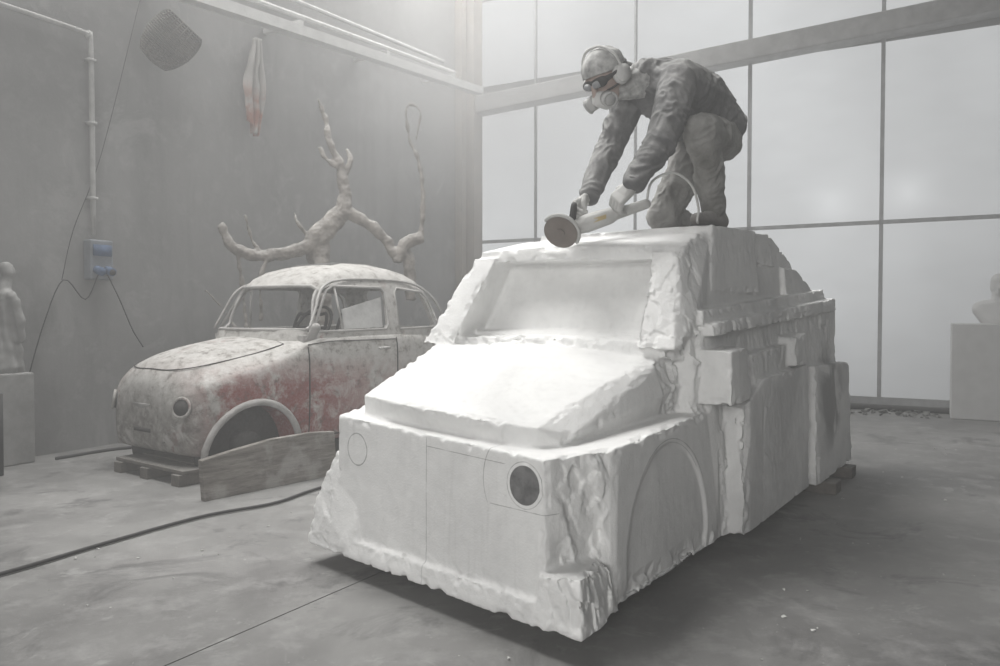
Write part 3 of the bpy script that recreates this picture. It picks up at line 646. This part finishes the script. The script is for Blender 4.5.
o = obj('bandana_cap', vs, fs, M_cap, man); m = o.modifiers.new('s', 'SOLIDIFY'); m.thickness = .006; bake(o); mo(o)
mo(blob('bandana_knot', [[(H(0, -.125, .0), .022), (H(.01, -.15, -.05), .014)], [(H(0, -.125, 0), .02), (H(-.02, -.16, -.03), .012)]], .006, M_cap, man, 2))
g = []
for s in (-1, 1): g += [cyl(H(s*.088, -.005, -.005), H(s*.125, -.005, -.005), .045, 24, .038), ring(H(s*.092, -.005, -.005), S, .038, .014, ref=U)]
mo(obj('ear_muffs', *join(*g), M_muff, man))
mo(obj('ear_muff_band', *tube([H(-.118, -.005, .02), H(-.112, -.01, .09), H(-.06, -.015, .142), H(0, -.018, .152), H(.06, -.015, .142), H(.112, -.01, .09), H(.118, -.005, .02)], .007, 8), M_muff, man))
mo(blob('goggles_frame', [[(H(-.05, .082, .018), .027), (H(.05, .082, .018), .027)], [(H(-.05, .082, .018), .02), (H(-.09, .03, .015), .01)], [(H(.05, .082, .018), .02), (H(.09, .03, .015), .01)]], .006, M_black, man, 2))
mo(blob('goggles_lens', [[(H(-.038, .100, .018), .019), (H(-.02, .105, .018), .017)], [(H(.038, .100, .018), .019), (H(.02, .105, .018), .017)]], .005, dusty('dusty_lens', (.22, .23, .24), (.16, .16, .17), dust=.4, rough=.3), man, 2))
mo(obj('goggle_strap', *ring(H(0, -.01, .02), U, .108, .008, 40, ref=F), M_black, man))
mo(blob('respirator_mask', [[(H(-.025, .095, -.055), .032), (H(.025, .095, -.055), .032), (H(0, .125, -.055), .026), (H(0, .085, -.095), .028), (H(0, .115, -.025), .016)]], .006, M_muff, man, 3))
g = []
for s in (-1, 1):
    a = H(s*.04, .10, -.06); d = (S*s*.8+F*.45-U*.15).normalized(); g += [cyl(a, a+d*.045, .036, 20), ring(a+d*.045, d, .033, .006)]
mo(obj('respirator_filters', *join(*g), dusty('filter_grey', (.42, .42, .41), (.32, .32, .32), dust=.3), man))
mo(obj('respirator_straps', *join(ring(H(0, -.01, -.035), U, .098, .005, 36, ref=F)), M_black, man))
mo(obj('jacket_collar', *ring((.725, 3.885, 2.25), ((V((.70, 3.87, 2.22))-HC).normalized()), .074, .026, 24), M_jacket, man))
def hand(name, wrist, fdir, nrm, thumb_side, curl=(.55, .75, .6), k=1.1):
    f = V(fdir).normalized(); n = V(nrm); n = (n-f*n.dot(f)).normalized(); s = f.cross(n).normalized()*thumb_side; w = V(wrist)
    G = [[(w, .028*k), (w+f*.05*k+s*.02*k, .019*k), (w+f*.05*k-s*.02*k, .018*k)],
         [(w+f*.03*k+s*.022*k, .018*k), (w+f*.03*k-s*.022*k, .017*k), (w+f*.085*k+s*.033*k, .013*k), (w+f*.085*k-s*.033*k, .012*k)]]
    for i, (off, L) in enumerate(((.033, .92), (.011, 1.0), (-.012, .95), (-.033, .78))):
        p = w+f*.085*k+s*off*k; a = .25; pts = [(p, .0125*k)]
        for j, ln in enumerate((.042, .028, .022)):
            a += curl[j]; d = f*math.cos(a)+n*math.sin(a); p = p+d*ln*L*k; pts.append((p, (.0115, .0105, .0095)[j]*k))
        G += chain(pts)
    p = w+f*.025*k+s*.025*k; pts = [(p, .017*k)]
    for d, ln, r in (((f*.55+s*.75+n*.35), .04, .014), ((f*.75+s*.15+n*.75), .032, .0125), ((f*.5-s*.25+n*.85), .026, .0105)):
        p = p+d.normalized()*ln*k; pts.append((p, r*k))
    G += chain(pts)
    G += [[(w-f*.03, .034*k), (w, .028*k)]]
    return mo(blob(name, G, .0038, M_glove, man, 1))
hand('glove_near', (.605, 3.548, 1.675), (-.62, .08, -.55), (.1, .55, -.6), -1)
hand('glove_far', (.435, 3.832, 1.66), (-.72, -.3, -.5), (.1, -.45, -.75), 1, (.75, .9, .7))
mo(obj('jacket_cuffs', *join(ring(Wn, (-.45, -.1, -.85), .040, .013), ring(Wf, (-.35, -.45, -.8), .038, .013)), M_jacket, man))

# ------------------------------------------------------------------ angle grinder
gr = empty('angle_grinder', (.3, 3.7, 1.47)); GO = -V((.3, 3.7, 1.47))
def go(o): o.location = GO; return o
M_gr = dusty('dusty_grinder_body', (.44, .44, .43), (.32, .32, .31), dust=.4)
M_disc = dusty('abrasive_disc', (.12, .10, .09), (.16, .14, .125), dust=.2)
g0 = V((.345, 3.70, 1.498)); g1 = V((.60, 3.62, 1.575)); gx = (g1-g0).normalized(); dn = V((-.38, -.72, -.58)).normalized()
go(blob('motor_housing', [[(g0, .040), (g0+gx*.07, .042)], [(g0+gx*.07, .045), (g0+gx*.18, .040)], [(g0+gx*.18, .030), (g1+gx*.08, .024)], [(g0, .034), (g0-gx*.02+dn*.04, .026)]], .006, M_gr, gr, 2))
dc = V((.285, 3.655, 1.474))
go(obj('cutting_disc', *join(cyl(dc, dc+dn*.006, .082, 40), cyl(dc+dn*.006, dc+dn*.014, .022, 20)), M_disc, gr, smooth=False))
gu = V((.3, 0, .8)); gu = (gu-dn*gu.dot(dn)).normalized()
go(obj('disc_guard', *join(ring(dc-dn*.004, dn, .088, .009, 24, 8, -20, 160, ref=gu.cross(dn))), M_gr, gr))
go(obj('side_handle', *tube([g0, (.348, 3.675, 1.56), (.35, 3.69, 1.606), (.35, 3.77, 1.566), (.352, 3.86, 1.515)], [.013, .013, .014, .015, .016], 12), M_black, gr))
go(obj('label', *hull([g0+gx*q+V((0, -.045+abs(z)*.3, z)) for q in (.10, .16) for z in (-.010, .010)]+[g0+gx*q+V((0, -.03, z)) for q in (.10, .16) for z in (-.010, .010)]), dusty('ochre_label', (.42, .32, .14), dust=.3), gr, smooth=False))
go(obj('grinder_cord', *tube([g1+gx*.08, (.70, 3.60, 1.70), (.80, 3.62, 1.745), (.90, 3.68, 1.70), (.945, 3.72, 1.60), (.95, 3.76, 1.54), (1.0, 3.9, 1.535)], .006, 8), M_muff, gr))

# ------------------------------------------------------------------ light and dust-laden air (homogeneous world volume + drifting plume)
w = bpy.data.worlds.new('world'); scene.world = w; w.use_nodes = True; nt = w.node_tree
nt.nodes['Background'].inputs[0].default_value = (.93, .96, 1, 1); nt.nodes['Background'].inputs[1].default_value = .6
pv = nt.nodes.new('ShaderNodeVolumeScatter'); pv.inputs['Color'].default_value = (1, 1, 1, 1); pv.inputs['Density'].default_value = .039; pv.inputs['Anisotropy'].default_value = .2
nt.links.new(pv.outputs[0], [n for n in nt.nodes if n.type == 'OUTPUT_WORLD'][0].inputs['Volume'])
t = NT('drifting_marble_dust'); o_ = t.coord()
ln = t.n('ShaderNodeVectorMath', operation='LENGTH'); t.put(ln.inputs[0], o_)
fo = t.ramp(ln.outputs['Value'], 1.0, .25); nn_ = t.noise(o_, 1.6, 2, .5, .5)
dens = t.math('MULTIPLY', t.math('MULTIPLY', fo, fo), t.ramp(nn_, .38, .68, .12, .5))
vs_ = t.n('ShaderNodeVolumeScatter'); vs_.inputs['Color'].default_value = (1, 1, 1, 1); t.put(vs_.inputs['Density'], dens); t.t.links.new(vs_.outputs[0], t.out.inputs['Volume'])
bm = bmesh.new(); bmesh.ops.create_icosphere(bm, subdivisions=3, radius=1); me = bpy.data.meshes.new('dust_cloud'); bm.to_mesh(me); bm.free(); me.materials.append(t.m)
dcl = bpy.data.objects.new('dust_cloud', me); scene.collection.objects.link(dcl); dcl.location = (-.1, 7.5, 3.3); dcl.scale = (2.7, 1.9, 1.9); dcl.rotation_euler = (0, 0, -.4)
def area(name, loc, tgt, sx, sy, e, spread=180):
    l = bpy.data.lights.new(name, 'AREA'); l.shape = 'RECTANGLE'; l.size = sx; l.size_y = sy; l.energy = e; l.color = (1, .99, .97); l.spread = math.radians(spread)
    o = bpy.data.objects.new(name, l); scene.collection.objects.link(o); o.location = loc; o.rotation_euler = (V(tgt)-V(loc)).to_track_quat('-Z', 'Y').to_euler(); return o
area('skylight_lamp', (-2.0, 5.2, 6.9), (0.2, 4.2, .5), 3.5, 3.5, 320, 110)
area('added_corner_glow', (-.5, 9.6, 6.8), (-.6, 8.6, 0), 3, 2.5, 360)  # unseen light added above the corner to brighten haze and wall there
area('added_front_fill', (-2.2, -4.5, 2.3), (0, 4.5, 1.1), 3, 2.5, 88, 80)  # fill light added behind the camera; no doorway is built there
